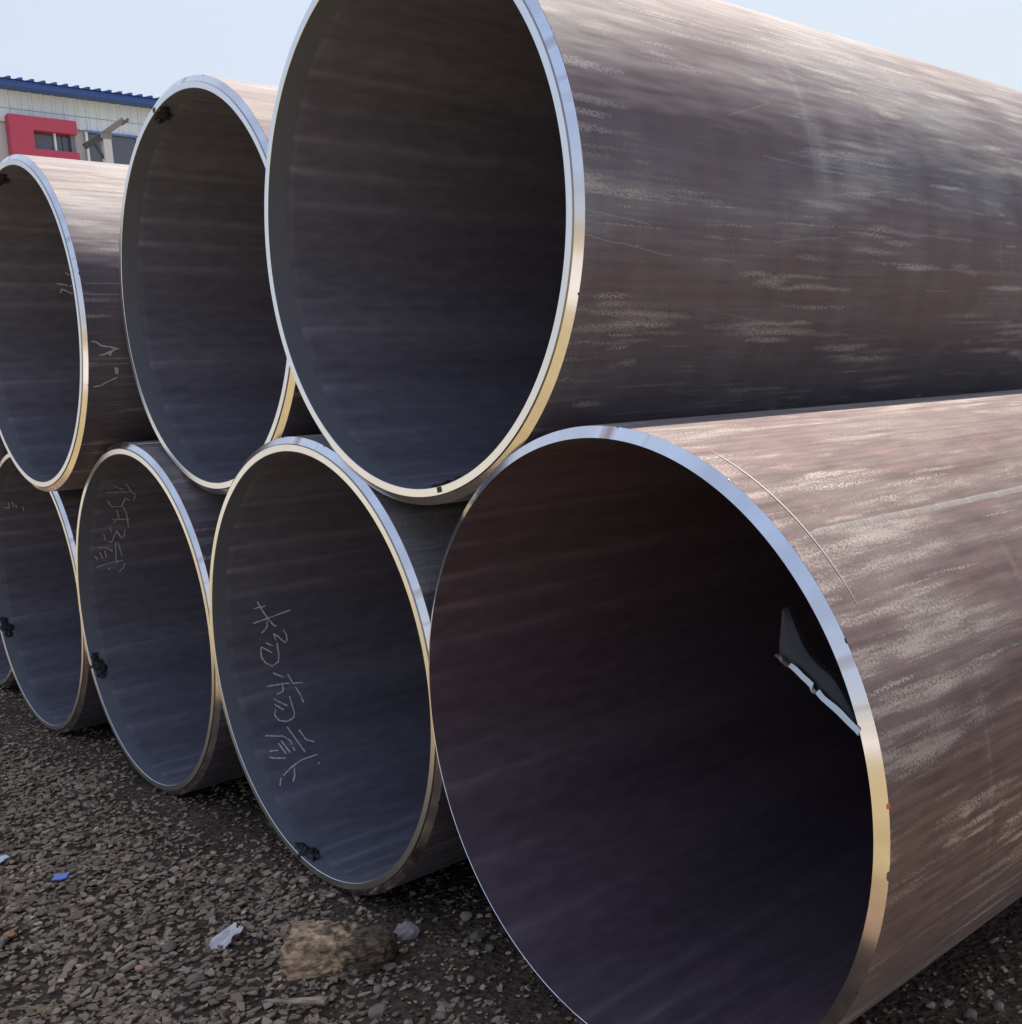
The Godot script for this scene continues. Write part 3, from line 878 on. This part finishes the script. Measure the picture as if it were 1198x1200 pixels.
func rubble_block(size: Vector3, seed_: int) -> Geo:
	var f := field(seed_, 7.0, 5)
	var f2 := field(seed_ + 1, 34.0, 4)
	var g := Geo.new()
	var n := 44
	for ax in 3:
		for s in [-1.0, 1.0]:
			var grid: Array = []
			for i in n + 1:
				for j in n + 1:
					var q := Vector3.ZERO
					q[ax] = s; q[(ax + 1) % 3] = 2.0 * i / n - 1.0; q[(ax + 2) % 3] = 2.0 * j / n - 1.0
					var r := q.lerp(q.normalized() * 1.3, 0.30) * size * 0.5
					r += r.normalized() * (0.030 * f.get_noise_3dv(r) + 0.009 * f2.get_noise_3dv(r) - 0.004)
					r.y *= 1.0 - 0.16 * q.x
					var dirt := smoothstep(0.0, 0.05, r.x + 0.35 * r.y - 0.25 * r.z + 0.12 * f.get_noise_3dv(r * 2.2) + 0.05 * f2.get_noise_3dv(r))
					var spot := 0.85 + 1.1 * f2.get_noise_3dv(r * 0.8)
					var cc := Color(0.54, 0.35, 0.21).lerp(Color(0.15, 0.10, 0.070), dirt)
					grid.append([r, Color(cc.r * spot, cc.g * spot, cc.b * spot)])
			for i in n:
				for j in n:
					var w: Array = [grid[i * (n + 1) + j], grid[(i + 1) * (n + 1) + j], grid[(i + 1) * (n + 1) + j + 1], grid[i * (n + 1) + j + 1]]
					for q in [[0, 1, 2], [0, 2, 3]]:
						var a: Array = w[q[0]]; var b: Array = w[q[1]]; var c: Array = w[q[2]]
						var at := g.v.size()
						g.tri(a[0], b[0], c[0], a[0])
						for k in 3:
							g.c[at + k] = a[1] if g.v[at + k] == a[0] else (b[1] if g.v[at + k] == b[0] else c[1])
	return g


func build_litter() -> void:
	var vc := paint(1, 1, 1, 0.95, 0.0, 0.25)
	vc.vertex_color_use_as_albedo = true
	lay("rubble_block", rubble_block(Vector3(0.28, 0.105, 0.13), 14), vc, -2.77, -1.40, 0.040, Vector3(0.05, 0.75, -0.02), "broken tan masonry block with a dirty dark end lying on the gravel", "rubble")
	lay("plastic_scrap", scrap(0.088, 0.048, 3, 0.035), paint(0.66, 0.58, 0.57, 0.55), -3.15, -1.25, 0.012, Vector3(0.25, 1.75, 0.55), "crumpled white plastic scrap to the left of the tan block", "litter")
	lay("pink_stone", stone(Vector3(0.085, 0.05, 0.06), 31, 10, 8, 0.35), paint(0.34, 0.26, 0.26, 0.9), -2.76, -1.60, 0.014, Vector3(0.1, 0.6, 0.0), "pale pinkish stone just behind the tan block", "stone")
	lay("blue_fragment", scrap(0.052, 0.030, 8, 0.006), paint(0.16, 0.24, 0.60, 0.5), -4.05, -1.09, 0.022, Vector3(0.25, 0.75, 0.12), "small bright blue plastic fragment on the gravel", "litter")
	lay("white_fragment", scrap(0.060, 0.045, 18, 0.01), paint(0.62, 0.64, 0.68, 0.5), -4.40, -1.00, 0.022, Vector3(0.2, 0.3, 0.1), "pale white fragment lying at the photo's left edge", "litter")
	lay("orange_fragment", stone(Vector3(0.05, 0.024, 0.04), 44, 8, 7, 0.2), paint(0.42, 0.20, 0.10, 0.9), -3.72, -0.85, 0.012, Vector3(0, 0.4, 0.1), "small orange brick fragment near the left edge", "brick fragment")
	lay("salmon_pebble", stone(Vector3(0.028, 0.02, 0.03), 45, 8, 7, 0.2), paint(0.50, 0.28, 0.20, 0.9), -3.18, -1.02, 0.012, Vector3(0, 0.4, 0.1), "tiny salmon coloured pebble below the white plastic scrap", "pebble")
	# the tapered stick, split and slightly bent
	var st := Geo.new()
	var sf := field(51, 9.0, 3)
	var n := 9
	var rings: Array = []
	for q in 15:
		var u := q / 14.0
		var ring: Array = []
		for k in n:
			var th := TAU * k / n
			var r := lerpf(0.003, 0.013, pow(u, 0.8)) * (1.0 + 0.45 * sf.get_noise_2d(k * 0.06, u * 0.3))
			ring.append(Vector3(-0.085 + 0.17 * u + 0.006 * sf.get_noise_1d(k * 2.0) * (1.0 if q == 14 else 0.0), cos(th) * r * 0.75 + 0.006 * sin(u * 2.6), sin(th) * r + 0.006 * sin(u * 4.0)))
		rings.append(ring)
	for q in 14:
		for k in n:
			var j := (k + 1) % n
			var mid: Vector3 = (rings[q][k] + rings[q][j]) / 2.0
			var axis := Vector3(mid.x, 0.006 * sin(q / 14.0 * 2.6), 0.006 * sin(q / 14.0 * 4.0))
			var tone := 0.75 + 0.5 * sf.get_noise_2d(k * 0.5, q * 0.02)
			st.col = Color(0.52 * tone, 0.36 * tone, 0.27 * tone)
			st.quad(rings[q][k], rings[q + 1][k], rings[q + 1][j], rings[q][j], mid - axis)
	for k in range(1, n - 1):
		st.tri(rings[14][0], rings[14][k], rings[14][k + 1], Vector3.RIGHT)
		st.tri(rings[0][0], rings[0][k], rings[0][k + 1], Vector3.LEFT)
	lay("wooden_stick", st, vc, -2.64, -1.20, 0.022, Vector3(0, 0.58, 0.0), "short tapered wooden stick in front of the tan block", "stick")
	for tw in [[-3.17, -0.755, 0.3, "thin yellow straw twig lying at the bottom left corner"], [-3.13, -0.775, 1.3, "second yellow straw twig crossing the thin one at bottom left"]]:
		var g := Geo.new()
		g.box(Vector3.ZERO, Vector3(0.075, 0.0025, 0.003)); g.box(Vector3(0.05, 0.002, 0.006), Vector3(0.035, 0.0025, 0.003), Basis(Vector3.UP, 0.5))
		lay("straw_twig", g, paint(0.36, 0.25, 0.11, 0.9), tw[0], tw[1], 0.03, Vector3(0.0, tw[2], 0.08), tw[3], "twig")
	var stones := [
		[-2.723, -1.775, 0.048, 0.30, "pale grey stone on the bare earth, furthest from the tan block"],
		[-2.585, -1.715, 0.055, 0.16, "brown earthy stone beside the nearest pipe's lower rim"],
		[-2.510, -1.705, 0.036, 0.18, "small brown stone nearest to the brown pipe's rim"],
		[-2.640, -1.470, 0.040, 0.22, "light flat stone resting against the tan block's dark end"],
		[-2.400, -1.560, 0.032, 0.25, "small pale stone alone on the bare earth under the rim"],
		[-2.330, -1.420, 0.036, 0.24, "flat pale stone near the bottom edge under the near pipe"],
		[-2.470, -1.330, 0.050, 0.26, "whitish angular stone right of the wooden stick"],
		[-2.560, -1.385, 0.040, 0.26, "squarish grey stone between the stick and the tan block"],
		[-3.010, -1.105, 0.052, 0.24, "angular grey stone left of the stick among the chips"],
		[-3.260, -1.130, 0.055, 0.22, "long grey stone sliver below the white plastic scrap"],
		[-1.413, -2.180, 0.026, 0.36, "round pale pebble under the near pipe's right flank"],
		[-1.392, -2.215, 0.030, 0.24, "grey pebble just behind the round pale one"],
		[-1.320, -2.205, 0.042, 0.22, "brown stone near the bottom right corner"],
		[-1.335, -2.310, 0.032, 0.28, "small tan pebble behind the brown corner stone"],
		[-1.290, -2.280, 0.040, 0.26, "light stone at the right edge beside the near pipe"],
	]
	for k in stones.size():
		var s: Array = stones[k]
		var c: float = s[3]
		lay("loose_stone", stone(Vector3(s[2], s[2] * 0.62, s[2] * 0.8), 200 + k, 10, 7, 0.15), paint(c, c * 0.76, c * 0.58, 0.92, 0.0, 0.3), s[0], s[1], s[2] * 0.16, Vector3(0.1, k * 1.3, 0.05), s[4], "stone", "loose stones on the ground by the pipes")
